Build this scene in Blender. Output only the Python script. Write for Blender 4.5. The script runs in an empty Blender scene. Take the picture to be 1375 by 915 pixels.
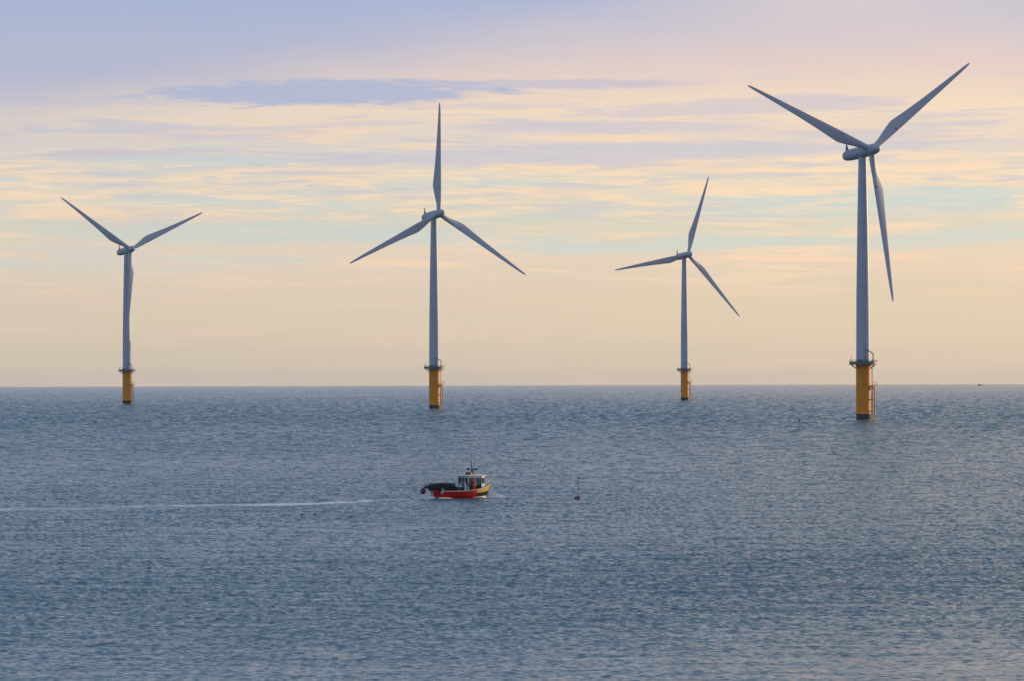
import bpy, bmesh, math, random
import numpy as np
from mathutils import Vector, Matrix
R = math.radians
rnd = random.Random(7)
EARTH = 7.4e6                     # radius that puts the horizon where the eye sees it (with refraction)
def sea_z(x, y): return -(x*x + y*y) / (2*EARTH)

# ------------------------------------------------------------------ camera
scene = bpy.context.scene
col = scene.collection
cam = bpy.data.cameras.new('camera'); cam_o = bpy.data.objects.new('camera', cam); col.objects.link(cam_o)
cam.sensor_width = 36.0; cam.lens = 36.0*6810/1375
cam.clip_start = 1.0; cam.clip_end = 60000
cam_o.matrix_world = Matrix.Translation((0, 0, 13)) @ Matrix.Rotation(R(90) + math.atan(48.25/6810), 4, 'X') @ Matrix.Rotation(R(-0.15), 4, 'Z')
scene.camera = cam_o
scene.view_settings.view_transform = 'Standard'; scene.view_settings.look = 'None'
scene.view_settings.exposure = 0; scene.view_settings.gamma = 1
scene.view_settings.use_curve_mapping = False
scene.cycles.max_bounces = 6; scene.cycles.volume_bounces = 0
scene.cycles.use_denoising = True; scene.cycles.denoiser = 'OPENIMAGEDENOISE'; scene.cycles.denoising_input_passes = 'RGB_ALBEDO_NORMAL'; scene.cycles.denoising_prefilter = 'ACCURATE'
scene.cycles.caustics_reflective = False; scene.cycles.caustics_refractive = False; scene.cycles.sample_clamp_indirect = 3.0

# ------------------------------------------------------------------ light
SUN_AZ, SUN_EL = 54.0, 8.0        # degrees right of the view direction, degrees up
sd = Vector((math.sin(R(SUN_AZ))*math.cos(R(SUN_EL)), math.cos(R(SUN_AZ))*math.cos(R(SUN_EL)), math.sin(R(SUN_EL))))
sl = bpy.data.lights.new('sun', 'SUN'); sl.energy = 3.0; sl.angle = R(0.5); sl.color = (1.0, 0.76, 0.48)
so = bpy.data.objects.new('sun', sl); col.objects.link(so); so.rotation_euler = sd.to_track_quat('Z', 'Y').to_euler()

def lin(r, g, b):
    f = lambda c: (c/255/12.92) if c/255 <= .04045 else ((c/255+.055)/1.055)**2.4
    return (f(r), f(g), f(b), 1)

class NT:
    """small helper for writing node trees"""
    def __init__(s, tree): s.t = tree; s.n = tree.nodes; s.l = tree.links
    def new(s, ty, **kw):
        n = s.n.new(ty)
        for k, v in kw.items(): setattr(n, k, v)
        return n
    def put(s, sock, v):
        if isinstance(v, bpy.types.NodeSocket): s.l.new(v, sock)
        else: sock.default_value = v
    def m(s, op, a, b=0.0, c=0.0):
        n = s.new('ShaderNodeMath', operation=op)
        s.put(n.inputs[0], a); s.put(n.inputs[1], b); s.put(n.inputs[2], c); return n.outputs[0]
    def sstep(s, v, a, b, lo=0.0, hi=1.0):
        n = s.new('ShaderNodeMapRange', interpolation_type='SMOOTHSTEP')
        s.put(n.inputs[0], v); n.inputs[1].default_value = a; n.inputs[2].default_value = b
        n.inputs[3].default_value = lo; n.inputs[4].default_value = hi; return n.outputs[0]
    def mix(s, f, a, b, bt='MIX'):
        n = s.new('ShaderNodeMix', data_type='RGBA', blend_type=bt)
        s.put(n.inputs[0], f); s.put(n.inputs[6], a); s.put(n.inputs[7], b); return n.outputs[2]
    def xyz(s, x, y, z):
        n = s.new('ShaderNodeCombineXYZ'); s.put(n.inputs[0], x); s.put(n.inputs[1], y); s.put(n.inputs[2], z); return n.outputs[0]
    def noise(s, vec, scale=1.0, detail=5.0, rough=.55, dist=0.0):
        n = s.new('ShaderNodeTexNoise'); s.put(n.inputs['Vector'], vec); n.inputs['Scale'].default_value = scale
        n.inputs['Detail'].default_value = detail; n.inputs['Roughness'].default_value = rough
        n.inputs['Distortion'].default_value = dist; return n.outputs['Fac']
    def ramp(s, f, stops):
        n = s.new('ShaderNodeValToRGB'); s.put(n.inputs[0], f); cr = n.color_ramp
        while len(cr.elements) < len(stops): cr.elements.new(.5)
        for e, (p, c) in zip(cr.elements, stops): e.position = p; e.color = c
        return n.outputs[0]

world = bpy.data.worlds.new('World'); scene.world = world; world.use_nodes = True
world.cycles.sampling_method = 'MANUAL'; world.cycles.sample_map_resolution = 2048
w = NT(world.node_tree)
for n in list(w.n): w.n.remove(n)
out = w.new('ShaderNodeOutputWorld'); bg = w.new('ShaderNodeBackground'); w.l.new(bg.outputs[0], out.inputs[0])
bg.inputs[1].default_value = 0.15
sky = w.new('ShaderNodeTexSky', sky_type='NISHITA'); sky.sun_disc = False
sky.sun_elevation = R(SUN_EL); sky.sun_rotation = R(SUN_AZ); sky.air_density = 1.0; sky.dust_density = 1.2; sky.ozone_density = 3.5
tc = w.new('ShaderNodeTexCoord'); sp = w.new('ShaderNodeSeparateXYZ'); w.l.new(tc.outputs['Generated'], sp.inputs[0])
X, Y, Z = sp.outputs
U = w.m('MULTIPLY', w.m('ARCTAN2', X, Y), 68.1)          # hundredths of a radian-ish: azimuth
V = w.m('MULTIPLY', w.m('ARCSINE', Z), 68.1)             # elevation in the same unit
wob = w.noise(w.xyz(w.m('MULTIPLY', U, .45), w.m('MULTIPLY', V, 1.3), 3.0), 1.0, 4)
V2 = w.m('ADD', V, w.m('MULTIPLY', w.m('SUBTRACT', wob, .5), .35))
base = w.ramp(w.m('DIVIDE', V2, 12.0), [(0.0, lin(212, 197, 178)), (.012, lin(223, 206, 178)), (.05, lin(226, 209, 181)), (.095, lin(227, 209, 184)),
    (.135, lin(232, 214, 191)), (.17, lin(218, 215, 196)), (.215, lin(234, 219, 194)), (.26, lin(222, 213, 205)),
    (.30, lin(239, 220, 197)), (.345, lin(226, 208, 202)), (.39, lin(206, 200, 210)), (.44, lin(192, 194, 214)), (.60, lin(164, 183, 201)), (1.0, lin(113, 147, 175))])
c = base
# fine cream and peach streaks, thin horizontal cirrus
n1 = w.noise(w.xyz(w.m('MULTIPLY', U, .42), w.m('MULTIPLY', V, 6.5), 1.0), 1.0, 10, .64, .5)
band = w.m('MULTIPLY', w.sstep(V, 0.7, 1.7), w.sstep(V, 4.0, 3.0))
c = w.mix(w.m('MULTIPLY', w.m('MULTIPLY', w.sstep(n1, .49, .62), band), .72), c, lin(252, 221, 187))
n2 = w.noise(w.xyz(w.m('MULTIPLY', U, .33), w.m('MULTIPLY', V, 4.6), 9.0), 1.0, 10, .64, .4)
band2 = w.m('MULTIPLY', w.sstep(V, 1.7, 2.4), w.sstep(V, 4.4, 3.4))
c = w.mix(w.m('MULTIPLY', w.m('MULTIPLY', w.sstep(n2, .49, .61), band2), .65), c, lin(202, 200, 212))
n3 = w.noise(w.xyz(w.m('MULTIPLY', U, .25), w.m('MULTIPLY', V, 3.6), 21.0), 1.0, 6, .55)
band3 = w.m('MULTIPLY', w.sstep(V, 1.2, 1.8), w.sstep(V, 3.2, 2.4))
c = w.mix(w.m('MULTIPLY', w.m('MULTIPLY', w.sstep(n3, .47, .62), band3), .65), c, lin(203, 217, 212))
n5 = w.noise(w.xyz(w.m('MULTIPLY', U, .9), w.m('MULTIPLY', V, 11.0), 33.0), 1.0, 8, .65, .5)
band5 = w.m('MULTIPLY', w.sstep(V, 1.9, 2.3), w.sstep(V, 3.2, 2.8))
c = w.mix(w.m('MULTIPLY', w.m('MULTIPLY', w.sstep(n5, .48, .60), band5), .75), c, lin(253, 225, 190))
c = w.mix(w.m('MULTIPLY', w.m('MULTIPLY', w.sstep(n5, .46, .36), band5), .5), c, lin(206, 207, 208))
n6 = w.noise(w.xyz(w.m('MULTIPLY', U, .3), w.m('MULTIPLY', V, 2.6), 77.0), 1.0, 6, .6, .3)
c = w.mix(w.m('MULTIPLY', w.m('MULTIPLY', w.sstep(n6, .5, .7), w.sstep(V, 5.5, 2.5)), .3), c, lin(242, 211, 190))
# the veil over the upper left, its lower edge rising to the right
n4 = w.noise(w.xyz(w.m('MULTIPLY', U, .2), w.m('MULTIPLY', V, .8), 5.0), 1.0, 5)
edge = w.m('SUBTRACT', V, w.m('MULTIPLY', U, .13))
edge = w.m('ADD', edge, w.m('MULTIPLY', w.m('SUBTRACT', n4, .5), 1.2))
veilc = w.mix(w.sstep(U, -2.0, 6.5), lin(187, 190, 209), lin(228, 211, 208))
veilc = w.mix(w.m('MULTIPLY', w.sstep(w.m('ADD', V, w.m('MULTIPLY', n4, .8)), 4.6, 5.8), w.sstep(U, 5, 0)), veilc, lin(170, 184, 216))
c = w.mix(w.m('MULTIPLY', w.sstep(edge, 3.7, 5.2), w.sstep(V, 8.5, 5.5)), c, veilc)
# lens-shaped lavender clouds: (azimuth, elevation, half width, half height, softness, colour, strength)
def lens(c, u0, v0, hw, hh, colr, k, seed, tilt=0.0):
    n = w.noise(w.xyz(w.m('MULTIPLY', U, 1.1), w.m('MULTIPLY', V, 9.0), seed), 1.0, 10, .72, .8)
    du = w.m('DIVIDE', w.m('SUBTRACT', U, u0), hw)
    dv = w.m('DIVIDE', w.m('SUBTRACT', w.m('SUBTRACT', V, v0), w.m('MULTIPLY', w.m('SUBTRACT', U, u0), tilt)), hh)
    d = w.m('ADD', w.m('MULTIPLY', du, du), w.m('MULTIPLY', dv, dv))
    d = w.m('ADD', d, w.m('MULTIPLY', w.m('SUBTRACT', n, .5), 2.9))
    return w.mix(w.m('MULTIPLY', w.sstep(d, 1.15, .35), k), c, colr)
c = lens(c, -2.5, 3.82, 2.6, .20, lin(180, 188, 213), .95, 31.0, .015)
c = lens(c, .8, 3.93, 2.1, .07, lin(195, 194, 212), .65, 37.0, .0)
c = lens(c, 3.2, 3.62, 2.6, .12, lin(206, 199, 211), .6, 41.0, .04)
c = lens(c, 1.3, 3.35, 2.4, .09, lin(210, 203, 211), .75, 47.0, .0)
c = lens(c, 1.2, 3.0, 5.0, .15, lin(204, 203, 213), .75, 53.0, .02)
c = lens(c, -5.6, 3.02, .7, .05, lin(205, 198, 205), .7, 59.0, .02)
c = lens(c, -4.3, 2.9, 1.6, .07, lin(203, 214, 212), .7, 61.0, .0)
c = lens(c, -3.4, 1.95, 2.9, .16, lin(204, 216, 209), .55, 71.0, .01)
c = lens(c, 4.6, 2.25, 2.6, .15, lin(203, 217, 212), .5, 73.0, .02)
c = lens(c, 5.6, 2.45, 1.5, .10, lin(198, 216, 216), .6, 67.0, .0)
# evening glow grows to the right, the left is a little duller
c = w.mix(1.0, c, w.mix(w.sstep(U, -9, 9), (.93, .95, .99, 1), (1.08, 1.03, .98, 1)), 'MULTIPLY')
c10 = w.mix(1.0, c, (6.667, 6.667, 6.667, 1), 'MULTIPLY')
# unseen sky overhead and behind: Nishita, tinted and boosted to light the towers
nish = w.mix(1.0, sky.outputs[0], (2.6, 1.9, 2.0, 1), 'MULTIPLY')
nish = w.mix(w.sstep(V, 30, 75, 0, .75), nish, (2.7, 2.8, 3.2, 1))      # pale veil added overhead, out of view, to whiten the foam
front = w.m('MULTIPLY', w.sstep(V, 60, 22), w.sstep(Y, -.1, .7))
w.l.new(w.mix(front, nish, c10), bg.inputs[0])

# ------------------------------------------------------------------ materials
def mat(name, colr, rough=.5, metal=0.0, var=0.0, scale=3.0, spec=.5, bump=0.0, streak=None):
    m = bpy.data.materials.new(name); m.use_nodes = True; t = NT(m.node_tree); p = t.n['Principled BSDF']
    p.inputs['Roughness'].default_value = rough; p.inputs['Metallic'].default_value = metal
    p.inputs['Specular IOR Level'].default_value = spec
    cc = (*colr, 1)
    tcn = t.new('ShaderNodeTexCoord')
    nz = t.noise(tcn.outputs['Object'], scale, 5)
    dark = tuple(x*(1-var) for x in colr) + (1,)
    o = t.mix(t.sstep(nz, .35, .65), dark, cc)
    if streak:                       # vertical rust or algae streaks running down the paint
        mp = t.new('ShaderNodeMapping'); t.l.new(tcn.outputs['Object'], mp.inputs[0]); mp.inputs['Scale'].default_value = (1.6, 1.6, .07)
        ns = t.noise(mp.outputs[0], 1.2, 4)
        o = t.mix(t.m('MULTIPLY', t.sstep(ns, .52, .72), streak[1]), o, (*streak[0], 1))
    t.l.new(o, p.inputs['Base Color'])
    if bump:
        b = t.new('ShaderNodeBump'); b.inputs['Strength'].default_value = bump; t.l.new(nz, b.inputs['Height']); t.l.new(b.outputs[0], p.inputs['Normal'])
    return m
M = dict(
    white=mat('turbine_white_paint', (.41, .43, .465), .38, 0, .06, .25, streak=((.26, .26, .24), .35)),
    blade=mat('blade_gelcoat', (.44, .45, .47), .5, 0, .05, .4),
    yellow=mat('transition_yellow', (.84, .29, .012), .5, 0, .18, .8, spec=.25, streak=((.50, .15, .02), .7)),
    band=mat('splash_zone_growth', (.035, .045, .045), .8, 0, .4, 1.5, bump=.3),
    steel=mat('galvanised_steel', (.16, .17, .16), .5, .4, .2, 2),
    ladder=mat('landing_yellow', (.75, .33, .03), .5, 0, .3, 2),
    dark=mat('dark_metal', (.04, .045, .05), .5, .3, .2, 4),
    red=mat('hull_red_paint', (.68, .004, .004), .45, 0, .25, 2.5, spec=.25),
    hsunlit=mat('bow_sunlit_yellow', (.80, .44, .035), .4, 0, .15, 3),  # sunlight on the red upper bow, put into the colour
    hblack=mat('bow_shade_and_panel_black', (.012, .016, .018), .8, 0, .2, 3, spec=.15),  # boot top and shadow on the lower bow as colour; also side panel
    cream=mat('boat_cream_paint', (.75, .70, .55), .4, 0, .12, 3),
    bwhite=mat('boat_white_paint', (.70, .71, .70), .4, 0, .15, 3),
    deck=mat('boat_deck_paint', (.10, .13, .12), .7, 0, .3, 5),
    net=mat('creel_netting', (.018, .03, .028), .8, 0, .4, 8),
    rope=mat('rope', (.35, .32, .25), .9, 0, .2, 20),
    magenta=mat('buoy_magenta', (.24, .012, .04), .5, 0, .2, 3),
    oilskin=mat('red_oilskin', (.60, .02, .01), .5, 0, .2, 6),
    hair=mat('dark_hair', (.02, .015, .01), .8, 0, .2, 10),
    skin=mat('skin', (.45, .25, .17), .5, 0, .1, 10),
    boot=mat('boot_black', (.02, .02, .02), .5),
    bird=mat('dark_plumage', (.06, .065, .075), .8, 0, .3, 8),
    gull=mat('grey_plumage', (.45, .43, .40), .8, 0, .2, 8),
    whitep=mat('white_plastic', (.78, .78, .76), .4, 0, .1, 5),
)
def glass():
    m = bpy.data.materials.new('cabin_glass'); m.use_nodes = True; t = NT(m.node_tree)
    for n in list(t.n): t.n.remove(n)
    o = t.new('ShaderNodeOutputMaterial'); a = t.new('ShaderNodeBsdfTransparent'); a.inputs[0].default_value = (.55, .63, .62, 1)
    g = t.new('ShaderNodeBsdfGlossy'); g.inputs['Roughness'].default_value = .03
    f = t.new('ShaderNodeFresnel'); f.inputs[0].default_value = 1.5
    x = t.new('ShaderNodeMixShader'); t.l.new(f.outputs[0], x.inputs[0]); t.l.new(a.outputs[0], x.inputs[1]); t.l.new(g.outputs[0], x.inputs[2]); t.l.new(x.outputs[0], o.inputs[0])
    return m
M['glass'] = glass()

# ------------------------------------------------------------------ mesh helpers
class MB:
    def __init__(s): s.v = []; s.f = []; s.mi = []; s.cur = 0
    def face(s, idx): s.f.append(tuple(idx)); s.mi.append(s.cur)
    def loft(s, rings, cap=True, close=True):
        b = len(s.v); n = len(rings[0])
        for r in rings: s.v += [tuple(p) for p in r]
        for i in range(len(rings)-1):
            for j in range(n if close else n-1):
                k = (j+1) % n
                s.face((b+i*n+j, b+i*n+k, b+(i+1)*n+k, b+(i+1)*n+j))
        if cap:
            s.face([b+j for j in range(n)][::-1]); s.face([b+(len(rings)-1)*n+j for j in range(n)])
        return s
    def tube(s, pts, r, n=8):
        pts = [Vector(p) for p in pts]; rs = r if isinstance(r, (list, tuple)) else [r]*len(pts); rings = []
        for i, p in enumerate(pts):
            d = (pts[min(i+1, len(pts)-1)] - pts[max(i-1, 0)]).normalized()
            a = Vector((0, 0, 1)) if abs(d.z) < .9 else Vector((1, 0, 0))
            e1 = d.cross(a).normalized(); e2 = d.cross(e1)
            rings.append([p + rs[i]*(math.cos(2*math.pi*j/n)*e1 + math.sin(2*math.pi*j/n)*e2) for j in range(n)])
        return s.loft(rings)
    def lathe(s, prof, n=32, c=(0, 0, 0), cap=True):
        return s.loft([[(c[0]+r*math.cos(2*math.pi*j/n), c[1]+r*math.sin(2*math.pi*j/n), c[2]+z) for j in range(n)] for z, r in prof], cap)
    def box(s, c, d, rz=0.0):
        cs, sn = math.cos(rz), math.sin(rz); r = []
        for z in (-1, 1):
            r.append([(c[0]+cs*x*d[0]/2-sn*y*d[1]/2, c[1]+sn*x*d[0]/2+cs*y*d[1]/2, c[2]+z*d[2]/2) for x, y in ((-1, -1), (1, -1), (1, 1), (-1, 1))])
        return s.loft(r)
    def sphere(s, c, r, n=16, sc=(1, 1, 1)):
        m = n//2
        return s.loft([[(c[0]+sc[0]*r*max(math.sin(math.pi*i/m), .02)*math.cos(2*math.pi*j/n), c[1]+sc[1]*r*max(math.sin(math.pi*i/m), .02)*math.sin(2*math.pi*j/n), c[2]-sc[2]*r*math.cos(math.pi*i/m)) for j in range(n)] for i in range(m+1)])
    def build(s, name, mats, parent=None, smooth=True, bevel=0):
        me = bpy.data.meshes.new(name); me.from_pydata(s.v, [], s.f)
        for m in (mats if isinstance(mats, (list, tuple)) else [mats]): me.materials.append(m)
        me.polygons.foreach_set('material_index', s.mi)
        bm = bmesh.new(); bm.from_mesh(me); bmesh.ops.recalc_face_normals(bm, faces=bm.faces); bm.to_mesh(me); bm.free()
        if smooth:
            me.polygons.foreach_set('use_smooth', [True]*len(me.polygons)); me.set_sharp_from_angle(angle=R(38))
        o = bpy.data.objects.new(name, me); col.objects.link(o)
        if parent: o.parent = parent
        return o
def tag(o, label=None, cat=None, group=None, kind=None):
    for k, v in (('label', label), ('category', cat), ('group', group), ('kind', kind)):
        if v: o[k] = v
    return o
def empty(name, loc, rz=0.0):
    o = bpy.data.objects.new(name, None); o.empty_display_size = .5; o.location = loc; o.rotation_euler = (0, 0, rz); col.objects.link(o); return o
def children(o): return [c for c in bpy.data.objects if c.parent == o]
def copy_tree(o, parent=None):
    kids = children(o); c = o.copy(); col.objects.link(c); c.parent = parent
    for k in kids: copy_tree(k, c)
    return c

# ------------------------------------------------------------------ the sea: one curved sheet to beyond the horizon
def spectrum_tile(N, L, kp, seed, slope, spread=2.0, klo=0.0, khi=1e9, wind=R(-80)):
    rs = np.random.RandomState(seed)
    k1 = np.fft.fftfreq(N, L/N)*2*np.pi; kx, ky = np.meshgrid(k1, k1, indexing='ij'); k = np.hypot(kx, ky); k[0, 0] = 1e-6
    th = np.arctan2(ky, kx) - wind
    S = np.exp(-1.25*(kp/k)**2)/k**4*(np.abs(np.cos(th))**spread + .12)*(k > klo)*(k < khi); S[0, 0] = 0
    A = (rs.randn(N, N) + 1j*rs.randn(N, N))*np.sqrt(S)
    h = np.real(np.fft.ifft2(A)); gx = np.gradient(h, L/N, axis=0); gy = np.gradient(h, L/N, axis=1)
    return (h*slope/np.sqrt((gx**2+gy**2).mean())).astype(np.float32)
def sample(tile, L, x, y):
    N = tile.shape[0]; u = (x/L % 1.0)*N; v = (y/L % 1.0)*N
    i = u.astype(np.int64) % N; j = v.astype(np.int64) % N; fu = (u-np.floor(u)).astype(np.float32); fv = (v-np.floor(v)).astype(np.float32)
    i2 = (i+1) % N; j2 = (j+1) % N
    return (tile[i, j]*(1-fu)*(1-fv)+tile[i2, j]*fu*(1-fv)+tile[i, j2]*(1-fu)*fv+tile[i2, j2]*fu*fv)
WAKE = np.array([(-60, 494.5), (-50.2, 497), (-43.4, 503), (-36.5, 510), (-29.2, 513.3), (-21.9, 517), (-16.8, 524), (-14.6, 530), (-11.6, 535.5), (-8.8, 540)])
def build_sea():
    az_f = np.concatenate([np.linspace(R(-15), R(-8), 130)[:-1], np.linspace(R(-8), R(8), 730), np.linspace(R(8), R(15), 130)[1:]]); az_c = np.radians(np.concatenate([np.arange(18, 343, 6)]))
    az = np.concatenate([az_f, az_c]); 
    r = [2.0]
    while r[-1] < 25000:
        q = r[-1]; r.append(q*(1.08 if q < 120 else 1.001 if q < 7500 else 1.003 if q < 12000 else 1.006))
    r = np.array(r); na, nr = len(az), len(r)
    A, Rr = np.meshgrid(az, r, indexing='ij'); x = Rr*np.sin(A); y = Rr*np.cos(A)
    z = -(Rr**2)/(2*EARTH)
    fade = np.ones_like(Rr); fade[Rr < 110] = 0
    fade *= np.clip((R(14.9)-np.abs(np.where(A > np.pi, A-2*np.pi, A)))/R(.5), 0, 1)
    # gusts and slicks modulate the chop
    g = spectrum_tile(256, 4000, 2*np.pi/500, 5, 1.0); g = g/g.std()
    gust = np.clip(1+.13*sample(g, 4000, x*2.2, y*.55), .45, 1.5)*np.interp(Rr, [150, 225, 262, 320, 600, 2500, 9000], [.32, .40, .66, .95, 1.05, 1.5, 2.0])
    gust = gust*np.interp(x, [-22, 22], [1.25, .9])**np.interp(Rr, [250, 400], [1, 0])
    T1 = spectrum_tile(1024, 97.0, 2*np.pi/1.0, 1, .205, 1.3)
    T2 = spectrum_tile(1024, 331.0, 2*np.pi/14.0, 2, .022, 3.0, khi=2*np.pi/3.0)
    T3 = spectrum_tile(1024, 700.0, 2*np.pi/4.4, 3, .14, 1.5, khi=2*np.pi/2.5, wind=R(-97))
    rot = R(23); xr, yr = x*np.cos(rot)-y*np.sin(rot), x*np.sin(rot)+y*np.cos(rot)
    # distance along/away from the boat's wake
    wy = np.interp(x, WAKE[:, 0], WAKE[:, 1]); age = np.clip((-8.8-x)/42.0, 0, 1)
    inx = (x < -8.3)*(x > -62)*(Rr < 700)
    wd = (y-wy)
    width = 2.8+4.0*np.clip(age*4, 0, 1)
    core = np.exp(-(wd/width)**2)*inx
    amp = gust*(1-.55*core)
    z = z+fade*(np.minimum(amp, 1.3)*sample(T1, 97.0, x, y)+sample(T2, 331.0, xr, yr)*np.minimum(gust, 1.3)+sample(T3, 700.0, x, y)*np.interp(Rr, [400, 1600], [0, 1]))
    # a low turbulent ridge each side of the wake
    z = z+.10*inx*np.exp(-((wd-width*1.6)/1.6)**2)*(1-.5*age)-.08*inx*np.exp(-((wd+width*1.7)/1.6)**2)*(1-.5*age)
    foam = core*np.clip((-9.5-x)/9.0, .8, 1)*np.interp(x, [-60, -44, -36, -30, -16, -12, -8], [.75, .78, .82, 1.0, 1.15, 1.05, .9])
    for px_, py_ in ((102.99, 1487.3), (-31.15, 2031.6), (93.09, 2736.2), (-192.35, 2532.1)):   # wash round the piles
        q = np.hypot(x-px_, (y-py_)/2.5); foam = np.maximum(foam, 1.1*np.exp(-((q-2.5)/1.5)**2))
    v = np.stack([x, y, z], -1).reshape(-1, 3).astype(np.float32)
    idx = np.arange(na*nr).reshape(na, nr); nxt = np.roll(idx, -1, axis=0)
    f = np.stack([idx[:, :-1], nxt[:, :-1], nxt[:, 1:], idx[:, 1:]], -1).reshape(-1, 4)[:, ::-1]
    # close the middle under the camera with one more vertex
    nv = len(v); v = np.vstack([v, [[0, 0, 0]]]).astype(np.float32)
    tri = np.stack([idx[:, 0], nxt[:, 0], np.full(na, nv)], -1)
    me = bpy.data.meshes.new('sea'); nl = f.size+tri.size; nf = len(f)+len(tri)
    me.vertices.add(len(v)); me.vertices.foreach_set('co', v.ravel())
    me.loops.add(nl); me.loops.foreach_set('vertex_index', np.concatenate([f.ravel(), tri.ravel()]).astype(np.int32))
    me.polygons.add(nf)
    st = np.concatenate([np.arange(len(f))*4, f.size+np.arange(len(tri))*3]).astype(np.int32)
    me.polygons.foreach_set('loop_start', st)
    me.update(calc_edges=True); me.polygons.foreach_set('use_smooth', np.ones(nf, bool))
    at = me.attributes.new('foam', 'FLOAT', 'POINT'); at.data.foreach_set('value', np.append(foam.ravel(), 0).astype(np.float32))
    at = me.attributes.new('gust', 'FLOAT', 'POINT'); at.data.foreach_set('value', np.append(gust.ravel(), 1).astype(np.float32))
    o = bpy.data.objects.new('sea', me); col.objects.link(o); tag(o, kind='structure'); return o
def water_mat():
    m = bpy.data.materials.new('sea_water'); m.use_nodes = True; t = NT(m.node_tree); p = t.n['Principled BSDF']
    p.inputs['IOR'].default_value = 1.333; p.inputs['Roughness'].default_value = .12
    g = t.new('ShaderNodeNewGeometry'); pos = g.outputs['Position']
    gu = t.new('ShaderNodeAttribute', attribute_name='gust').outputs['Fac']
    fo = t.new('ShaderNodeAttribute', attribute_name='foam').outputs['Fac']
    mp = t.new('ShaderNodeMapping'); t.l.new(pos, mp.inputs[0]); mp.inputs['Scale'].default_value = (.8, 1.3, 1)
    mp.inputs['Rotation'].default_value = (0, 0, R(-8))
    a = t.noise(mp.outputs[0], 2.7, 3, .55, .2)
    mp2 = t.new('ShaderNodeMapping'); t.l.new(pos, mp2.inputs[0]); mp2.inputs['Scale'].default_value = (.35, .6, 1)
    b = t.noise(mp2.outputs[0], .55, 3, .5, .1)
    mp4 = t.new('ShaderNodeMapping'); t.l.new(pos, mp4.inputs[0]); mp4.inputs['Scale'].default_value = (.45, .018, 1)
    ws = t.noise(mp4.outputs[0], 1.0, 5, .6)                    # wind streaks along the breeze
    mp5 = t.new('ShaderNodeMapping'); t.l.new(pos, mp5.inputs[0]); mp5.inputs['Scale'].default_value = (.03, .045, 1)
    wl = t.noise(mp5.outputs[0], 1.0, 4, .6)                    # broad cat's paws
    gu = t.m('MULTIPLY', gu, t.m('ADD', t.m('MULTIPLY', ws, 1.5), .25))
    gu = t.m('MULTIPLY', gu, t.m('ADD', t.m('MULTIPLY', wl, 2.0), .0))
    h = t.m('ADD', t.m('MULTIPLY', t.m('MULTIPLY', a, gu), .12), t.m('MULTIPLY', b, .10))
    h = t.m('MULTIPLY', h, t.m('SUBTRACT', 1.0, t.m('MULTIPLY', fo, .75)))
    bp = t.new('ShaderNodeBump'); bp.inputs['Strength'].default_value = 1.0; bp.inputs['Distance'].default_value = 1.0
    t.l.new(h, bp.inputs['Height']); t.l.new(bp.outputs[0], p.inputs['Normal'])
    # foam lace
    mp3 = t.new('ShaderNodeMapping'); t.l.new(pos, mp3.inputs[0]); mp3.inputs['Scale'].default_value = (.5, .25, 1)
    fn = t.noise(mp3.outputs[0], 1.0, 6, .65)
    ff = t.sstep(t.m('ADD', t.m('SUBTRACT', fn, 1.0), t.m('MULTIPLY', fo, .85)), .02, .30)
    t.l.new(t.mix(t.m('MULTIPLY', ff, .95), (.017, .066, .086, 1), (.85, .86, .88, 1)), p.inputs['Base Color'])
    t.l.new(t.m('ADD', t.m('MULTIPLY', ff, .5), .12), p.inputs['Roughness'])
    return m
def build_haze():
    mb = MB().loft([[(x, y, z) for x, y in ((-26000, -26000), (26000, -26000), (26000, 26000), (-26000, 26000))] for z in (-46, 140)])
    m = bpy.data.materials.new('sea_air'); m.use_nodes = True; t = NT(m.node_tree)
    for n in list(t.n): t.n.remove(n)
    o = t.new('ShaderNodeOutputMaterial'); v = t.new('ShaderNodeVolumePrincipled')
    v.inputs['Color'].default_value = (.86, .87, .92, 1); v.inputs['Density'].default_value = 1.3e-5; v.inputs['Anisotropy'].default_value = .3
    t.l.new(v.outputs[0], o.inputs['Volume']); o_ = mb.build('haze', m, smooth=False); tag(o_, kind='stuff')
    o_['label'] = 'thin pale sea haze softening the horizon'; o_['category'] = 'haze'; return o_
build_haze()
sea = build_sea(); sea.data.materials.append(water_mat())

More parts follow.
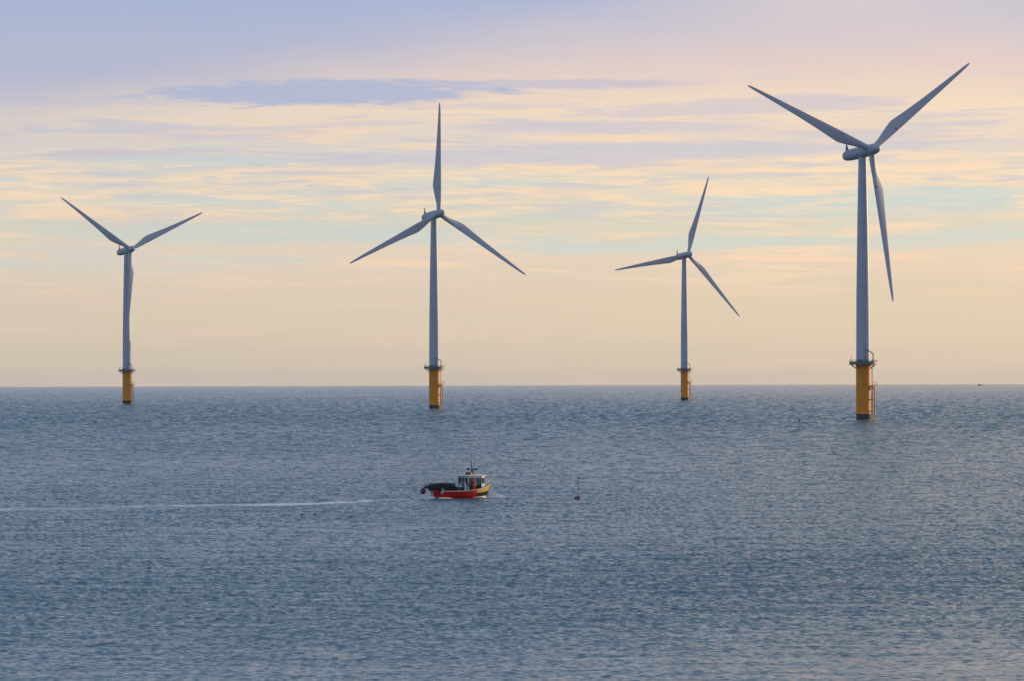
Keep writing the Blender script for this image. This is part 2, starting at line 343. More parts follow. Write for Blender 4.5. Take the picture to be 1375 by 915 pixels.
# ------------------------------------------------------------------ wind turbines
TILT, RBLADE, OVER = R(5), 45.0, 4.6
def airfoil_ring(z, chord, le, th, twist, circ):
    pts = []; n = 20
    for j in range(n):
        a = 2*math.pi*j/n; cx = math.cos(a); sy = math.sin(a)
        xx = le-chord/2+cx*chord/2
        env = 1.0 if circ else (0.12+0.88*((1+cx)/2)**.55)*1.25*(.62 if sy < 0 else 1.1)
        yy = sy*th/2*(env if not circ else 1.0)
        pts.append((xx*math.cos(twist)+yy*math.sin(twist), -xx*math.sin(twist)+yy*math.cos(twist), z))
    return pts
def blade_mesh():
    mb = MB(); rings = []
    S = [(.9, 1.8, .90, 1.8, 16, 1), (2.6, 1.8, .90, 1.78, 16, 1), (4.2, 2.0, .92, 1.6, 15, .6), (6.5, 2.55, .94, 1.25, 14, .2), (9, 3.15, .93, .95, 12, 0),
         (11.3, 3.5, .92, .80, 10.5, 0), (12.6, 3.42, .90, .72, 9.5, 0), (16, 3.0, .85, .6, 7.5, 0), (21, 2.5, .77, .46, 5, 0), (27, 2.0, .68, .34, 3, 0), (33, 1.55, .58, .25, 1.5, 0), (39, 1.12, .46, .17, .6, 0),
         (42.5, .85, .36, .12, 0, 0), (44.2, .55, .22, .08, 0, 0), (44.9, .22, .06, .04, 0, 0)]
    for z, ch, le, th, tw, ci in S:
        A = airfoil_ring(z, ch, le, th, R(tw), False); B = airfoil_ring(z, ch, le, th, R(tw), True)
        rings.append([tuple(a*(1-ci)+b*ci for a, b in zip(p, q)) for p, q in zip(A, B)])
    return mb.loft(rings)
def make_turbine(hub_h, yaw, phase):
    root = empty('wind_turbine', (0, 0, 0))
    tp = MB().lathe([(1.75, 2.12), (1.8, 2.12), (15.6, 2.12), (15.7, 2.25), (16.15, 2.25)], 48)
    for zz in (5.2, 8.8, 12.4): tp.lathe([(zz, 2.1), (zz+.02, 2.15), (zz+.12, 2.15), (zz+.14, 2.1)], 48, cap=False)
    for k in range(8):                                       # brackets under the platform
        a = k*math.pi/4+.2; c_, s_ = math.cos(a), math.sin(a)
        tp.tube([(2.05*c_, 2.05*s_, 14.9), (3.7*c_, 3.7*s_, 16.1)], .10, 6)
    tp = tp.build('transition_piece', M['yellow'], root)
    MB().lathe([(-3, 2.15), (1.6, 2.15), (1.75, 2.13)], 48).build('splash_band', M['band'], tp)
    # platform and its rail
    pl = MB().lathe([(16.15, 4.05), (16.2, 4.15), (16.48, 4.15), (16.5, 4.1)], 40)
    pl = pl.build('platform', M['steel'], root)
    rl = MB()
    for zz in (16.75, 17.1, 17.55):
        rl.tube([(4.05*math.cos(2*math.pi*j/40), 4.05*math.sin(2*math.pi*j/40), zz) for j in range(41)], .05, 6)
    for j in range(20):
        a = 2*math.pi*j/20; rl.tube([(4.05*math.cos(a), 4.05*math.sin(a), 16.45), (4.05*math.cos(a), 4.05*math.sin(a), 17.6)], .045, 6)
    for j in range(40):                                      # kick plates
        a = 2*math.pi*(j+.5)/40; rl.box((4.08*math.cos(a), 4.08*math.sin(a), 16.78), (.03, .62, .52), a)
    rl.build('railing', M['steel'], pl)
    MB().box((-1.2, -2.9, 17.1), (1.3, .7, 1.2), .25).build('cabinet', M['steel'], pl)
    MB().box((.9, -3.0, 16.95), (.8, .6, .9), -.2).build('cabinet', M['steel'], pl)
    # tower
    top = hub_h-1.75
    tw = MB().lathe([(16.5, 2.02), (16.52, 2.1), (16.9, 2.15), (16.92, 2.08), (36, 1.97), (36.0, 2.0), (36.2, 2.0), (36.2, 1.97), (57, 1.63), (57.0, 1.66), (57.2, 1.66), (57.2, 1.63), (top, 1.24)], 56)
    tw = tw.build('tower', M['white'], root)
    d = MB(); ring = []
    for yy in (-2.04, -1.9):
        ring.append([(.1+.48*math.cos(a)*(1 if 0 < 1 else 1), yy, 17.9+1.0*math.sin(a)) for a in [2*math.pi*j/16 for j in range(16)]])
    d.loft(ring); d.build('door', M['dark'], tw)
    # ladder and boat landing on the right-hand side
    bl = MB(); dirv = Vector((math.cos(R(-25)), math.sin(R(-25)), 0)); tn = Vector((-dirv.y, dirv.x, 0))
    for s_, zt in ((-1, 9.9), (1, 9.9)):
        p = dirv*3.15+tn*.85*s_
        bl.tube([p+Vector((0, 0, -2.5)), p+Vector((0, 0, zt-.5)), p-dirv*.5+Vector((0, 0, zt)), p-dirv*1.15+Vector((0, 0, zt))], .2, 10)
        for zz in (2.6, 6.0, 9.0):
            bl.tube([dirv*2.0+tn*.85*s_+Vector((0, 0, zz)), p+Vector((0, 0, zz))], .13, 8)
    bl = bl.build('boat_landing', M['ladder'], root)
    ld = MB()
    for s_ in (-1, 1): ld.tube([dirv*2.75+tn*.28*s_+Vector((0, 0, -1.5)), dirv*2.75+tn*.28*s_+Vector((0, 0, 17.5))], .06, 6)
    z_ = -.9
    while z_ < 17.2: ld.tube([dirv*2.75-tn*.28+Vector((0, 0, z_)), dirv*2.75+tn*.28+Vector((0, 0, z_))], .03, 5); z_ += .35
    ld.build('ladder', M['ladder'], root)
    rp = MB().box(tuple(dirv*3.0+tn*.6+Vector((0, 0, 9.45))), (1.5, 1.9, .14), R(-25))
    for (a_, b_) in ((3.7, -.3), (3.7, 1.5), (2.4, 1.5), (3.7, .6)):
        q = dirv*a_+tn*b_; rp.tube([q+Vector((0, 0, 9.5)), q+Vector((0, 0, 11.2))], .05, 6)
    for zz in (10.3, 11.15):
        rp.tube([dirv*3.7-tn*.3+Vector((0, 0, zz)), dirv*3.7+tn*1.5+Vector((0, 0, zz)), dirv*2.4+tn*1.5+Vector((0, 0, zz))], .05, 6)
    rp.build('rest_platform', M['ladder'], root)
    # davit crane
    cr = MB().tube([(2.75, -2.2, 16.5), (2.75, -2.2, 19.4)], [.2, .16], 10)
    cr = cr.build('crane', M['steel'], root)
    MB().tube([(2.75, -2.2, 19.3), (1.7, -2.5, 20.1), (.15, -2.9, 20.9)], [.17, .15, .10], 8).build('jib', M['steel'], cr)
    MB().tube([(.25, -2.87, 20.8), (.25, -2.87, 20.2)], .03, 5).sphere((.25, -2.87, 20.1), .16, 8).build('hook', M['dark'], cr)
    MB().tube([(-3.6, -1.4, 16.5), (-3.6, -1.4, 18.4)], .06, 6).sphere((-3.6, -1.4, 18.45), .14, 8).build('marker_lamp', M['steel'], pl)
    # nacelle, hub and blades along the tilted axis
    ax = Vector((math.sin(yaw)*math.cos(TILT), -math.cos(yaw)*math.cos(TILT), math.sin(TILT)))
    e1 = Vector((math.cos(yaw), math.sin(yaw), 0)); up = e1.cross(ax); up = up if up.z > 0 else -up
    C = Vector((0, 0, hub_h))+ax*OVER
    def section(t, w_, h_, dz=0.0, n=28, pw=2.6):
        o_ = C+ax*t+up*dz
        r_ = []
        for j in range(n):
            a = 2*math.pi*j/n; c_, s_ = math.cos(a), math.sin(a)
            k = (abs(c_)**pw+abs(s_)**pw)**(-1/pw)
            r_.append(o_+e1*(w_*k*c_)+up*(h_*k*s_))
        return r_
    na = MB().loft([section(t, a, b, dz) for t, a, b, dz in
        ((-1.55, 1.35, 1.45, 0), (-1.75, 1.6, 1.62, 0), (-4.0, 1.68, 1.72, -.05), (-9, 1.66, 1.70, -.08), (-11.8, 1.56, 1.58, -.12), (-13.2, 1.44, 1.42, -.14), (-13.95, 1.15, 1.12, -.14), (-14.15, .65, .62, -.14))])
    na.tube([C+ax*(-OVER-.05)+Vector((0, 0, -1.0)), Vector((0, 0, hub_h-1.9))], [1.3, 1.25], 32)
    na = na.build('nacelle', M['white'], root)
    # wind mast fin at the tail
    b0 = C+ax*-12.9+up*1.2; fin = MB()
    fin.loft([[b0+ax*s1*.95*k+e1*s2*.14*k+up*zz-ax*.35*(1-k) for s1, s2 in ((-1, -1), (1, -1), (1, 1), (-1, 1))] for k, zz in ((1, 0), (.62, .9), (.28, 2.0), (.22, 2.5))])
    fin.tube([b0+up*2.45-ax*.28-e1*.7, b0+up*2.45-ax*.28+e1*.7], .07, 6)
    fin.build('wind_vane', M['steel'], na)
    hb = MB().loft([section(t, a, a, 0, 28, 2.0) for t, a in ((-1.45, 1.55), (-1.3, 1.62), (0, 1.68), (1.4, 1.62), (2.5, 1.42), (3.4, 1.12), (3.95, .75), (4.15, .3))])
    hb.build('hub', M['white'], root)
    for k in range(3):
        t = phase+k*2*math.pi/3; rd = up*math.cos(t)+e1*math.sin(t); tn_ = -up*math.sin(t)+e1*math.cos(t)
        bo = BLADE if k == 0 and BLADE.parent is None else BLADE.copy()
        if bo is not BLADE: col.objects.link(bo)
        bo.parent = root
        y_ = rd.cross(tn_)
        bo.matrix_local = Matrix(((tn_.x, y_.x, rd.x, C.x), (tn_.y, y_.y, rd.y, C.y), (tn_.z, y_.z, rd.z, C.z), (0, 0, 0, 1)))
        rc = RECEPT if RECEPT.parent is None else RECEPT.copy()
        if rc is not RECEPT: col.objects.link(rc)
        rc.parent = bo
    return root
BLADE = blade_mesh().build('blade', M['blade'])
RECEPT = MB().tube([(.1, -.62, 10.9), (.1, .3, 10.9)], .17, 10).build('marking', M['dark'])
TURB = [  # x, y, hub height, yaw, phase, label
    (102.99, 1487.3, 78.92, 28.5, 53.7, 'nearest and tallest turbine at right, two blades raised and one hanging almost straight down'),
    (-31.15, 2031.6, 78.28, 26.1, 3.06, 'turbine behind the red boat with one blade pointing straight up'),
    (93.09, 2736.2, 78.85, 23.9, 18.74, 'smallest, farthest turbine with one blade almost level to its left'),
    (-192.35, 2532.1, 77.12, 29.0, 64.9, 'leftmost turbine, lower blade lined up with its own tower'),
]
for x_, y_, hh, yw, ph, lb in TURB:
    t_ = make_turbine(hh, R(yw), R(ph)); t_.location = (x_, y_, sea_z(x_, y_))
    tag(t_, lb, 'wind turbine', 'white offshore wind turbines on yellow foundations')

# ------------------------------------------------------------------ the fishing boat (local x forward, y to port)
BX, BY, BA = -8.0, 541.1, R(37)
BZ = sea_z(BX, BY)
boat = empty('fishing_boat', (BX, BY, BZ), BA)
tag(boat, 'small red fishing boat with white wheelhouse and sunlit yellow bow, creels piled at the stern', 'fishing boat')
ST = [(0, 1.30, 1.12, .74), (1.0, 1.38, 1.22, .72), (2.2, 1.42, 1.25, .72), (3.4, 1.41, 1.20, .77), (4.3, 1.32, 1.05, .86), (5.1, 1.14, .80, .98), (5.8, .86, .50, 1.10), (6.4, .50, .22, 1.22), (6.8, .20, .05, 1.31), (6.98, .03, .01, 1.36)]
def hull_ring(x, hb, wl, sh, fw):
    rake = 0.0 if x < 5 else (x-5)/1.98*.55
    P = [(x, hb, sh), (x-rake*.3, hb*(.55+.12*(x > 4))+wl*(.45-.12*(x > 4))+.03, sh*(.45+.12*(x > 4))), (x-rake*.8, wl, 0), (x-rake, wl*.55, -.45)]
    return P+[(a, -b, c) for a, b, c in reversed(P)]
def st_at(x):
    xs = [s[0] for s in ST]; return tuple(float(np.interp(x, xs, [s[i] for s in ST])) for i in range(1, 4))
hm = MB(); rr = [hull_ring(*s, 0) for s in ST]; n_ = 8; b_ = 0
for r_ in rr: hm.v += r_
for i in range(len(rr)-1):
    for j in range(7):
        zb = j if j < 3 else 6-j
        hm.cur = 0 if ST[i][0] < 4.2 else (1 if zb == 0 else 2)  # forward: sunlit strake over shaded lower bow, painted in as colours
        hm.face((i*8+j, i*8+j+1, (i+1)*8+j+1, (i+1)*8+j))
hm.cur = 0; hm.face(range(8))
# inner bulwark and deck
inner = []
def dkr(s): return 0.0 if s[0] < 5 else (s[0]-5)/1.98*.55*.5
def dkw(s):
    t = min(.33/(s[3]*.45), 1.0); return max((s[2]*(1-t)+(s[1]*.55+s[2]*.45+.03)*t)-.09-.03*(s[0] > 5), .01)
for s in ST[:-1]:
    hb = max(s[1]-.07, .02); inner.append([(s[0]+.07 if s[0] == 0 else s[0]-.03, hb, s[3]), (s[0]+.07 if s[0] == 0 else s[0]-.03-dkr(s), dkw(s), .33), (s[0]+.07 if s[0] == 0 else s[0]-.03-dkr(s), -dkw(s), .33), (s[0]+.07 if s[0] == 0 else s[0]-.03, -hb, s[3])])
hm.cur = 3; bi = len(hm.v)
for r_ in inner: hm.v += r_
for i in range(len(inner)-1):
    for j in range(3): hm.face((bi+i*4+j, bi+i*4+j+1, bi+(i+1)*4+j+1, bi+(i+1)*4+j))
hm.face((bi, bi+1, bi+2, bi+3))
for i in range(len(inner)-1):
    hm.face((i*8, (i+1)*8, bi+(i+1)*4, bi+i*4)); hm.face((i*8+7, (i+1)*8+7, bi+(i+1)*4+3, bi+i*4+3))
hm.face((0, 7, bi+3, bi))
hull = hm.build('hull', [M['red'], M['hsunlit'], M['hblack'], M['deck']], boat)
for sgn in (-1, 1):
    MB().tube([(s[0], sgn*(s[1]+.01), s[3]+.02) for s in ST], .045, 6).build('gunwale', M['cream'], hull)
MB().tube([(-.02, -1.3, .76), (-.02, 1.3, .76)], .045, 6).build('gunwale', M['cream'], hull)
MB().box((-.035, .95, .45), (.04, .5, .28)).build('name_plate', M['whitep'], hull)
# bow rail
br = MB()
pts = [(x, -(st_at(x)[0]-.05), st_at(x)[2]+.42) for x in (5.3, 6.0, 6.6)]+[(6.95, 0, 1.80)]+[(x, (st_at(x)[0]-.05), st_at(x)[2]+.42) for x in (6.6, 6.0, 5.3)]
br.tube(pts, .03, 6)
for p in pts: br.tube([p, (p[0]-.02, p[1]*1.0, p[2]-.45)], .025, 6)
br.build('bow_rail', M['whitep'], boat)
MB().box((6.97, 0, 1.32), (.16, .22, .75)).build('stem_post', M['cream'], boat)
# wheelhouse
WP = [(3.6, -.70), (5.35, -.66), (6.05, -.30), (6.05, .45), (5.35, .95), (3.6, 1.12)]
wh = MB()
def wall(mb, p, q, z0, z1, th=.05):
    p = Vector((*p, 0)); q = Vector((*q, 0)); d = (q-p); l = d.length; c_ = (p+q)/2
    mb.box((c_.x, c_.y, (z0+z1)/2), (l, th, z1-z0), math.atan2(d.y, d.x))
n_ = len(WP); panes = []
for i in range(n_):
    p, q = WP[i], WP[(i+1) % n_]
    if i == n_-1:      # rear face with a doorway
        L = lambda t: (p[0]+(q[0]-p[0])*t, p[1]+(q[1]-p[1])*t)
        wall(wh, L(0), L(.36), .34, 1.42); wall(wh, L(.66), L(1), .34, 1.42); wall(wh, p, q, 2.12, 2.3)
        panes += [(L(.05), L(.33)), (L(.69), L(.95))]
        door = (L(.36), L(.66))
        for t in (.36, .66): a = L(t); wh.box((a[0], a[1], 1.32), (.08, .08, 1.96))
    else:
        wall(wh, p, q, .34, 1.42); wall(wh, p, q, 2.12, 2.3)
        d = Vector((q[0]-p[0], q[1]-p[1])); k = 2 if d.length > 1.0 else 1
        for s in range(k):
            a = (p[0]+d.x*(s+.06)/k, p[1]+d.y*(s+.06)/k); b = (p[0]+d.x*(s+.94)/k, p[1]+d.y*(s+.94)/k); panes.append((a, b))
            if s: wh.box((p[0]+d.x*s/k, p[1]+d.y*s/k, 1.77), (.08, .08, .76))
    wh.box((p[0], p[1], 1.32), (.09, .09, 1.98))
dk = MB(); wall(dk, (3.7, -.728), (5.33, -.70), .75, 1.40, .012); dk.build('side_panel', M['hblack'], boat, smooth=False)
wh = wh.build('wheelhouse', M['bwhite'], boat, smooth=False)
for a, b in panes:
    g = MB(); wall(g, a, b, 1.43, 2.11, .012); g.build('window', M['glass'], wh, smooth=False)
g = MB(); wall(g, door[0], door[1], .36, 2.1, .03); g.build('door', M['dark'], wh, smooth=False)
rf = MB(); rp_ = [(3.15, -.85), (5.4, -.80), (6.25, -.40), (6.25, .55), (5.4, 1.08), (3.15, 1.28)]
cx_ = 4.9
rf.loft([[(x, y, z) for x, y in rp_] for z in (2.305, 2.36)]+[[(cx_+(x-cx_)*.9, .15+(y-.15)*.9, 2.43) for x, y in rp_]])
rf.build('roof', M['cream'], boat)
MB().loft([[(4.35+dx*.38*k, .25+dy*.28*k, z) for dx, dy in [(math.cos(a), math.sin(a)) for a in [2*math.pi*j/12 for j in range(12)]]] for k, z in ((1, 2.43), (1.05, 2.55), (.9, 2.66), (.5, 2.72))]).build('raft_canister', M['magenta'], boat)
# console and seat inside
MB().box((5.5, .15, 1.0), (.5, 1.1, .75)).box((4.75, .45, .95), (.45, .45, .9)).build('console', M['dark'], boat)
# mast and aerials
ms = MB().tube([(4.75, .2, 2.42), (4.75, .2, 3.0), (4.70, .2, 3.65)], [.10, .09, .06], 8)
ms.tube([(4.75, -.55, 2.95), (4.75, .95, 2.95)], .035, 6).tube([(4.45, -.5, 2.42), (4.7, .1, 3.0)], .03, 6).tube([(5.25, .2, 2.42), (4.78, .2, 3.1)], .03, 6)
ms = ms.build('mast', M['dark'], boat)
MB().tube([(4.68, .2, 3.6), (4.65, .2, 5.1)], [.035, .018], 6).build('aerial', M['dark'], ms)
MB().tube([(3.3, .75, 2.4), (3.28, .75, 3.35)], [.025, .015], 6).build('aerial', M['dark'], boat)
MB().box((4.75, -.5, 3.05), (.34, .22, .17)).build('floodlight', M['dark'], ms)
MB().box((4.75, .9, 3.05), (.24, .22, .2)).build('floodlight', M['dark'], ms)
MB().lathe([(2.98, .20), (3.02, .24), (3.12, .24), (3.17, .15)], 16, (5.1, .1, 0)).build('radar', M['bwhite'], ms)
# hauler, winch, rail and gallows aft
hl = MB().tube([(3.0, -1.15, .33), (3.0, -1.2, 1.25), (3.0, -1.5, 1.45)], .06, 8).tube([(2.94, -1.5, 1.38), (3.10, -1.5, 1.38)], .15, 14)
hl.build('pot_hauler', M['steel'], boat)
MB().box((3.05, .3, .62), (.45, .9, .55)).tube([(3.05, -.3, .8), (3.05, .0, .8)], .18, 12).build('winch', M['deck'], boat)
for y_ in (-1.3, 1.28):
    ra = MB()
    ra.tube([(1.9, y_, .7), (1.9, y_, 1.62), (2.75, y_, 1.62), (2.75, y_, .7)], .03, 6)
    ra.tube([(1.9, y_, 1.2), (2.75, y_, 1.2)], .025, 6)
    ra.build('rail', M['whitep'], boat)
ga = MB().tube([(.02, 1.22, .7), (-.15, 1.28, 1.62), (-.85, 1.36, 1.5)], .04, 6).tube([(-.85, 1.36, 1.5), (-.9, 1.36, 1.05)], .018, 5)
ga.build('stern_davit', M['dark'], boat)

def bpt(x, y, z):      # boat local to world
    return (BX+x*math.cos(BA)-y*math.sin(BA), BY+x*math.sin(BA)+y*math.cos(BA), BZ+z)
# things carried on and hung from the boat
bu = MB().sphere((0, 0, 0), .29, 18, (1, 1, 1.15)).tube([(0, 0, .3), (0, 0, .42)], .06, 8).build('buoy', M['magenta'])
bu.location = bpt(-.9, 1.36, .72); tag(bu, 'round dark magenta buoy hanging off the stern of the red boat', 'buoy')
fe = MB().tube([(-.42, 0, 0), (-.36, 0, 0), (-.3, 0, 0), (.3, 0, 0), (.36, 0, 0), (.42, 0, 0)], [.04, .15, .19, .19, .15, .04], 14).build('fender', M['oilskin'])
fe.location = bpt(-.25, -.25, .72); fe.rotation_euler = (0, 0, BA+R(90)); tag(fe, 'red sausage fender across the transom of the red boat', 'fender')
tr = MB(); tr.loft([[((.26+.06*math.cos(b))*math.cos(a), .06*math.sin(b), (.26+.06*math.cos(b))*math.sin(a)) for b in [2*math.pi*k/8 for k in range(8)]] for a in [2*math.pi*j/20 for j in range(21)]], cap=False)
lr = tr.build('lifebuoy', M['whitep']); lr.location = bpt(-.12, -1.0, .78); lr.rotation_euler = (0, 0, BA+R(80)); tag(lr, 'white ring buoy at the stern corner of the red boat', 'lifebuoy')
# creels: arched frames under dark netting
def make_creel():
    root = empty('creel', (0, 0, 0)); fr = MB(); l, w_, h_ = .72, .46, .36
    arc = [(w_/2*math.cos(a), .06+(h_-.06)*math.sin(a)) for a in [math.pi*j/8 for j in range(9)]]
    for x in (-l/2, 0, l/2): fr.tube([(x, w_/2, .03)]+[(x, y, z) for y, z in arc]+[(x, -w_/2, .03)], .022, 5)
    for y, z in ((w_/2, .03), (-w_/2, .03), (0, h_)): fr.tube([(-l/2, y, z), (l/2, y, z)], .02, 5)
    for k in range(4): fr.box((-l/2+.1+k*.17, 0, .02), (.06, w_, .03))
    fr.build('frame', M['rope'] if False else M['dark'], root)
    nt = MB()
    for k in range(9):
        x = -l/2+l*k/8; nt.tube([(x, y*.97, z*.98) for y, z in arc], .012, 3)
    for y, z in arc: nt.tube([(-l/2, y*.97, z*.98), (l/2, y*.97, z*.98)], .012, 3)
    for k in range(7):
        z = .05+k*.045
        for x in (-l/2, l/2): nt.tube([(x, -w_/2*.95, z), (x, w_/2*.95, z)], .010, 3)
    nt.box((0, 0, .13), (l*.85, w_*.75, .14))                # coiled line and bait inside
    nt.build('netting', M['net'], root)
    return root
cre = make_creel(); spots = []
for k, z in enumerate((.42, .82, 1.22)):
    for ix in range(5 if k < 2 else 5):
        for iy in range(3):
            x = .35+ix*.5-.0*k; y = -.80+iy*.80
            if k == 2 and ix == 4: continue
            if k == 2 and rnd.random() < .12: continue
            spots.append((x+rnd.uniform(-.03, .03), y+rnd.uniform(-.03, .03), z+(rnd.uniform(0, .02) if k else 0), rnd.uniform(-.08, .08)))
for ix in range(3): spots.append((-.18, -.80+ix*.80, .80, .02)); 
for ix in range(3): spots.append((-.12, -.80+ix*.80, 1.20, -.03))
for ix in range(3): spots.append((-.64, -.72+ix*.80, 1.02, .04))
for i, (x, y, z, a) in enumerate(spots):
    c_ = cre if i == 0 else copy_tree(cre)
    c_.location = bpt(x, y, z); c_.rotation_euler = (0, 0, BA+R(90)+a)
    tag(c_, 'dark netted creel in the pile at the stern of the red boat', 'creel', 'creels piled on the stern of the boat')

# ------------------------------------------------------------------ the fisherman
def make_person():
    V_ = {'pel': (0, 0, .95), 'bel': (.01, 0, 1.1), 'chest': (.02, 0, 1.33), 'neck': (.03, 0, 1.48), 'head0': (.04, 0, 1.56), 'head1': (.05, 0, 1.66),
          'hl': (0, .10, .90), 'kl': (.04, .11, .50), 'al': (0, .12, .10), 'tl': (.14, .13, .05),
          'hr': (0, -.10, .90), 'kr': (.02, -.11, .50), 'ar': (-.03, -.12, .10), 'tr': (.11, -.13, .05),
          'sl': (.02, .19, 1.40), 'el': (.10, .27, 1.14), 'wl': (.34, .22, 1.10),
          'sr': (.02, -.19, 1.40), 'er': (-.02, -.27, 1.13), 'wr': (.16, -.25, .93)}
    E_ = [('pel', 'bel'), ('bel', 'chest'), ('chest', 'neck'), ('neck', 'head0'), ('head0', 'head1'), ('pel', 'hl'), ('hl', 'kl'), ('kl', 'al'), ('al', 'tl'),
          ('pel', 'hr'), ('hr', 'kr'), ('kr', 'ar'), ('ar', 'tr'), ('chest', 'sl'), ('sl', 'el'), ('el', 'wl'), ('chest', 'sr'), ('sr', 'er'), ('er', 'wr')]
    rad = {'pel': .15, 'bel': .15, 'chest': .17, 'neck': .065, 'head0': .09, 'head1': .095, 'hl': .11, 'hr': .11, 'kl': .08, 'kr': .08, 'al': .06, 'ar': .06, 'tl': .05, 'tr': .05,
           'sl': .09, 'sr': .09, 'el': .065, 'er': .065, 'wl': .05, 'wr': .05}
    for sd_, wv in (('l', Vector(V_['wl'])), ('r', Vector(V_['wr']))):
        dr = (wv-Vector(V_['e'+sd_])).normalized(); V_['p'+sd_] = wv+dr*.07; rad['p'+sd_] = .035; E_.append(('w'+sd_, 'p'+sd_))
        for q in range(4):
            nm = 'f%d%s' % (q, sd_); V_[nm] = wv+dr*(.12+.01*(q in (1, 2)))+Vector((0, (q-1.5)*.022, -.02)); rad[nm] = .011
            nm2 = nm+'t'; V_[nm2] = Vector(V_[nm])+dr*.03+Vector((0, 0, -.035)); rad[nm2] = .009; E_ += [('p'+sd_, nm), (nm, nm2)]
        nm = 'th'+sd_; V_[nm] = wv+dr*.06+Vector((0, .05 if sd_ == 'r' else -.05, -.01)); rad[nm] = .012; E_.append(('w'+sd_, nm))
    ks = list(V_); me = bpy.data.meshes.new('person'); me.from_pydata([tuple(V_[k]) for k in ks], [(ks.index(a), ks.index(b)) for a, b in E_], [])
    o = bpy.data.objects.new('person', me); col.objects.link(o)
    md = o.modifiers.new('skin', 'SKIN'); 
    for k, sv in zip(ks, me.skin_vertices[0].data if me.skin_vertices else []): sv.radius = (rad[k], rad[k])
    return o, ks, rad
po, ks, rad = make_person()
bm = bmesh.new(); bm.from_mesh(po.data); ly = bm.verts.layers.skin.verify(); bm.verts.ensure_lookup_table()
for i, k in enumerate(ks): bm.verts[i][ly].radius = (rad[k], rad[k]); bm.verts[i][ly].use_root = (k == 'pel')
bm.to_mesh(po.data); bm.free()
po.modifiers.new('sub', 'SUBSURF').levels = 2
dg = bpy.context.evaluated_depsgraph_get(); ev = po.evaluated_get(dg); nm_ = bpy.data.meshes.new_from_object(ev); po.modifiers.clear(); po.data = nm_
for m_ in (M['oilskin'], M['skin'], M['boot']): nm_.materials.append(m_)
for p in nm_.polygons:
    cz = p.center.z; cxx = p.center.x; p.use_smooth = True
    hand = (cxx > .31 and cz > .9) or (cz < .96 and cz > .8 and p.center.y < -.2)
    p.material_index = 1 if (cz > 1.47 or hand) else (2 if cz < .32 else 0)
po.location = bpt(4.0, -1.02, .33); po.rotation_euler = (0, 0, BA+R(20))
tag(po, 'person in red oilskins standing beside the wheelhouse of the boat', 'person')
hd = MB().sphere((.02, 0, 1.69), .108, 16, (1.0, .93, .92)).build('hair', M['hair'], po)
fc = MB().sphere((.145, .035, 1.66), .013, 8).sphere((.145, -.035, 1.66), .013, 8).build('eyes', M['hair'], po)
MB().loft([[(.145, -.012, 1.60), (.145, .012, 1.60), (.145, 0, 1.65)], [(.172, -.004, 1.612), (.172, .004, 1.612), (.160, 0, 1.64)]]).build('nose', M['skin'], po)
MB().box((.137, 0, 1.575), (.012, .045, .01)).build('mouth', M['magenta'], po)

# ------------------------------------------------------------------ foam thrown up round the hull
def foam_mat():
    m = bpy.data.materials.new('sea_foam'); m.use_nodes = True; t = NT(m.node_tree); p = t.n['Principled BSDF']
    p.inputs['Base Color'].default_value = (.86, .82, .78, 1); p.inputs['Roughness'].default_value = .8
    g = t.new('ShaderNodeNewGeometry'); n = t.noise(g.outputs['Position'], 5.0, 5, .7)
    t.l.new(t.sstep(n, .30, .40), p.inputs['Alpha']); return m
FM = foam_mat()
def foam(path, widths, heights, label, seed):
    rs = np.random.RandomState(seed); mb = MB(); rings = []; N = 60
    P = np.array(path, float); tt = np.linspace(0, 1, len(P))
    for i in range(N+1):
        s = i/N; c_ = [np.interp(s, tt, P[:, k]) for k in (0, 1)]; w_ = np.interp(s, tt, widths); h_ = np.interp(s, tt, heights)
        d = [np.interp(min(s+.05, 1), tt, P[:, k])-np.interp(max(s-.05, 0), tt, P[:, k]) for k in (0, 1)]; l = math.hypot(*d)+1e-6; nx, ny = -d[1]/l, d[0]/l
        ring = []
        for j in range(18):
            q = j/17*2-1; hh = h_*(1-q*q)*(.6+.7*rs.rand())-.06
            ring.append(bpt(c_[0]+nx*q*w_*(1+.2*rs.randn()*.5), c_[1]+ny*q*w_, hh))
        rings.append(ring)
    mb.loft(rings, cap=False, close=False)
    o = mb.build('foam', FM); tag(o, label, 'foam', kind='stuff'); return o
foam([(6.2, .15), (7.0, .1), (7.9, -.1), (8.9, -.5)], [.2, .5, .5, .1], [.42, .52, .38, .10], 'white bow wave ahead of the boat', 3)
foam([(6.0, -.5), (5.2, -1.1), (4.2, -1.45), (3.0, -1.6)], [.12, .2, .2, .1], [.22, .2, .15, .08], 'foam along the near side of the hull', 4)
foam([(1.0, -1.5), (.3, -1.45), (-.5, -1.5), (-2.0, -1.5)], [.1, .2, .35, .2], [.08, .12, .14, .06], 'low foam off the stern corner', 5)
foam([(-.1, .2), (-.5, .3), (-1.1, .2), (-2.2, .1)], [.6, .8, .7, .3], [.16, .30, .16, .04], 'churned wash right behind the transom', 6)

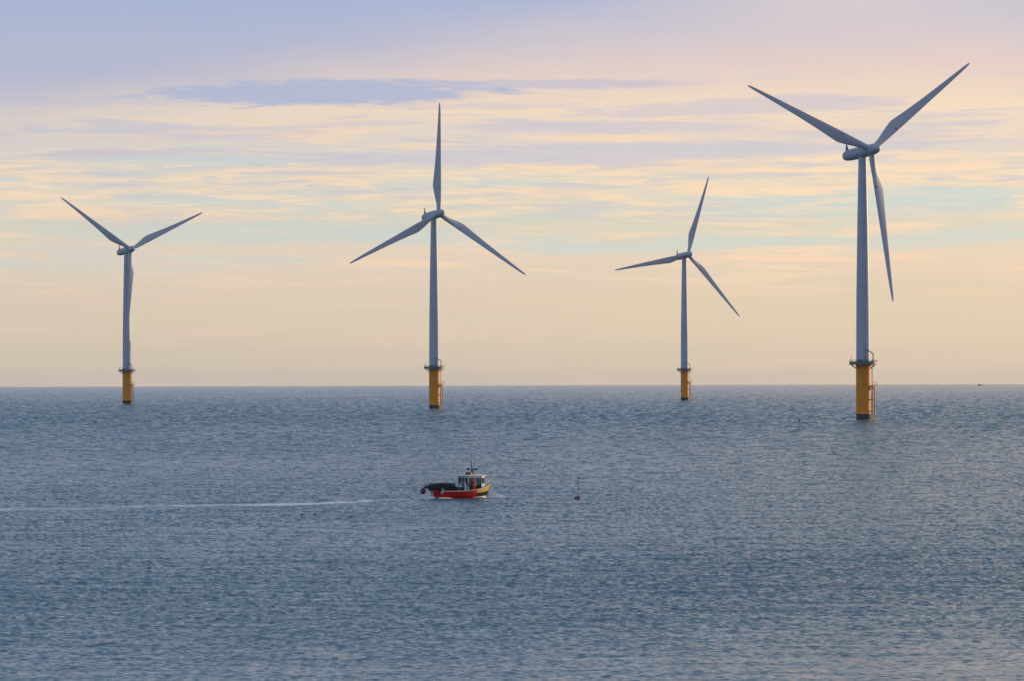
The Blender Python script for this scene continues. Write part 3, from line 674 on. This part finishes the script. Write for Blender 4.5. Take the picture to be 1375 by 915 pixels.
# ------------------------------------------------------------------ dan buoy
dx, dy = 6.93, 535.9; dz = sea_z(dx, dy)
dan = empty('marker_buoy', (dx, dy, dz)); tag(dan, 'slim marker buoy on a tall pole floating right of the red boat', 'marker buoy')
MB().tube([(0, 0, -.6), (0.01, 0, 1.3), (-.02, 0, 2.35)], [.034, .027, .018], 6).build('pole', M['dark'], dan)
MB().lathe([(.98, .05), (1.0, .09), (1.12, .09), (1.14, .05)], 10).lathe([(1.55, .04), (1.6, .08), (1.72, .08), (1.78, .04)], 10).build('reflector', M['dark'], dan)
MB().lathe([(-.1, .1), (0, .22), (.22, .22), (.32, .08)], 14).build('float', M['dark'], dan)
MB().loft([[(0, -.008, 2.32), (0, .008, 2.32), (0, .008, 2.02), (0, -.008, 2.02)], [(.12, .01, 2.28), (.12, .026, 2.28), (.12, .03, 2.08), (.12, .014, 2.08)], [(.24, -.01, 2.25), (.24, .006, 2.25), (.24, .01, 2.10), (.24, -.006, 2.10)]]).build('flag', M['rope'], dan)
fl = MB().sphere((0, 0, .08), .17, 14, (.8, .8, 1.3)).build('float', M['dark']); fl.location = (dx-.23, dy-.3, dz); tag(fl, 'dark float just left of the marker buoy', 'float')
f2 = MB().sphere((0, 0, .06), .14, 14, (1.2, 1, .9)).build('float', M['whitep']); f2.location = (dx+.36, dy-.2, dz); tag(f2, 'white float just right of the marker buoy', 'float')

# far pot marker below the big turbine
mx, my = 79.3, 1400.0
pm = empty('pot_marker', (mx, my, sea_z(mx, my))); tag(pm, 'tiny dark pot marker with white foot on open water left of the nearest turbine', 'pot marker')
MB().lathe([(.25, .16), (.4, .28), (.75, .2), (1.0, .06)], 12).build('topmark', M['dark'], pm)
MB().lathe([(-.3, .2), (.0, .3), (.22, .28), (.27, .12)], 12).build('float', M['whitep'], pm)

# ------------------------------------------------------------------ seabirds
def bird(name, loc, rz, span, up_l, up_r, m, label, cat='seabird', sc=1.0):
    mb = MB(); L = span*.5
    mb.tube([(-.55*L, 0, 0), (-.4*L, 0, .0), (-.1*L, 0, 0), (.2*L, 0, .01), (.45*L, 0, .03), (.52*L, 0, .03), (.68*L, 0, .01)], [.01, .05*L, .13*L, .12*L, .055*L, .07*L, .012*L], 10)
    for sg, u in ((1, up_l), (-1, up_r)):
        rings = []
        for t, ch, sw in ((0, .36, 0), (.45, .34, .06), (.8, .2, -.06), (1, .04, -.26)):
            yy = sg*t*span/2*math.cos(u*(1-.3*t)); zz = t*span/2*math.sin(u*(1-.3*t))
            rings.append([(sw*L+ch*L*.5*c_, yy, zz+.02*L*s_) for c_, s_ in ((1, 0), (.2, 1), (-1, 0), (.2, -1))])
        mb.loft(rings)
    o = mb.build(name, m); o.location = loc; o.rotation_euler = (0, 0, rz); tag(o, label, cat); return o
bird('seabird', (-18.89, 455, .55), R(200), .7, R(38), R(30), M['bird'], 'dark seabird skimming the water below the wake, the left one of the pair')
bird('seabird', (-17.72, 456, .52), R(150), .8, R(52), R(-18), M['bird'], 'dark seabird skimming the water below the wake, the right one of the pair')
bird('seabird', (-59.07, 1300, 2.85), R(170), 1.1, R(25), R(25), M['bird'], 'lone dark seabird low over far water between the two left turbines')

# ------------------------------------------------------------------ far boat near the horizon
fx, fy = 747.5, 8100.0
fb = empty('distant_boat', (fx, fy, sea_z(fx, fy)), R(10)); fb.scale = (.75, .75, .75); tag(fb, 'tiny dark and white boat on the horizon far right of the turbines', 'boat')
mb = MB(); mb.loft([[(x, -b, s), (x, -b*.7, -.4), (x, b*.7, -.4), (x, b, s)] for x, b, s in ((-5, 1.6, 1.5), (-2, 1.9, 1.4), (2, 1.7, 1.6), (4.5, .7, 2.1), (5.3, .05, 2.4))]); mb.build('hull', M['steel'], fb)
MB().box((-2.6, 0, 2.4), (2.8, 2.4, 2.4)).box((-2.6, 0, 3.7), (3.2, 2.7, .15)).build('wheelhouse', M['dark'], fb)
MB().tube([(-2.2, 0, 3.7), (-2.2, 0, 6.2)], .08, 6).build('mast', M['dark'], fb)
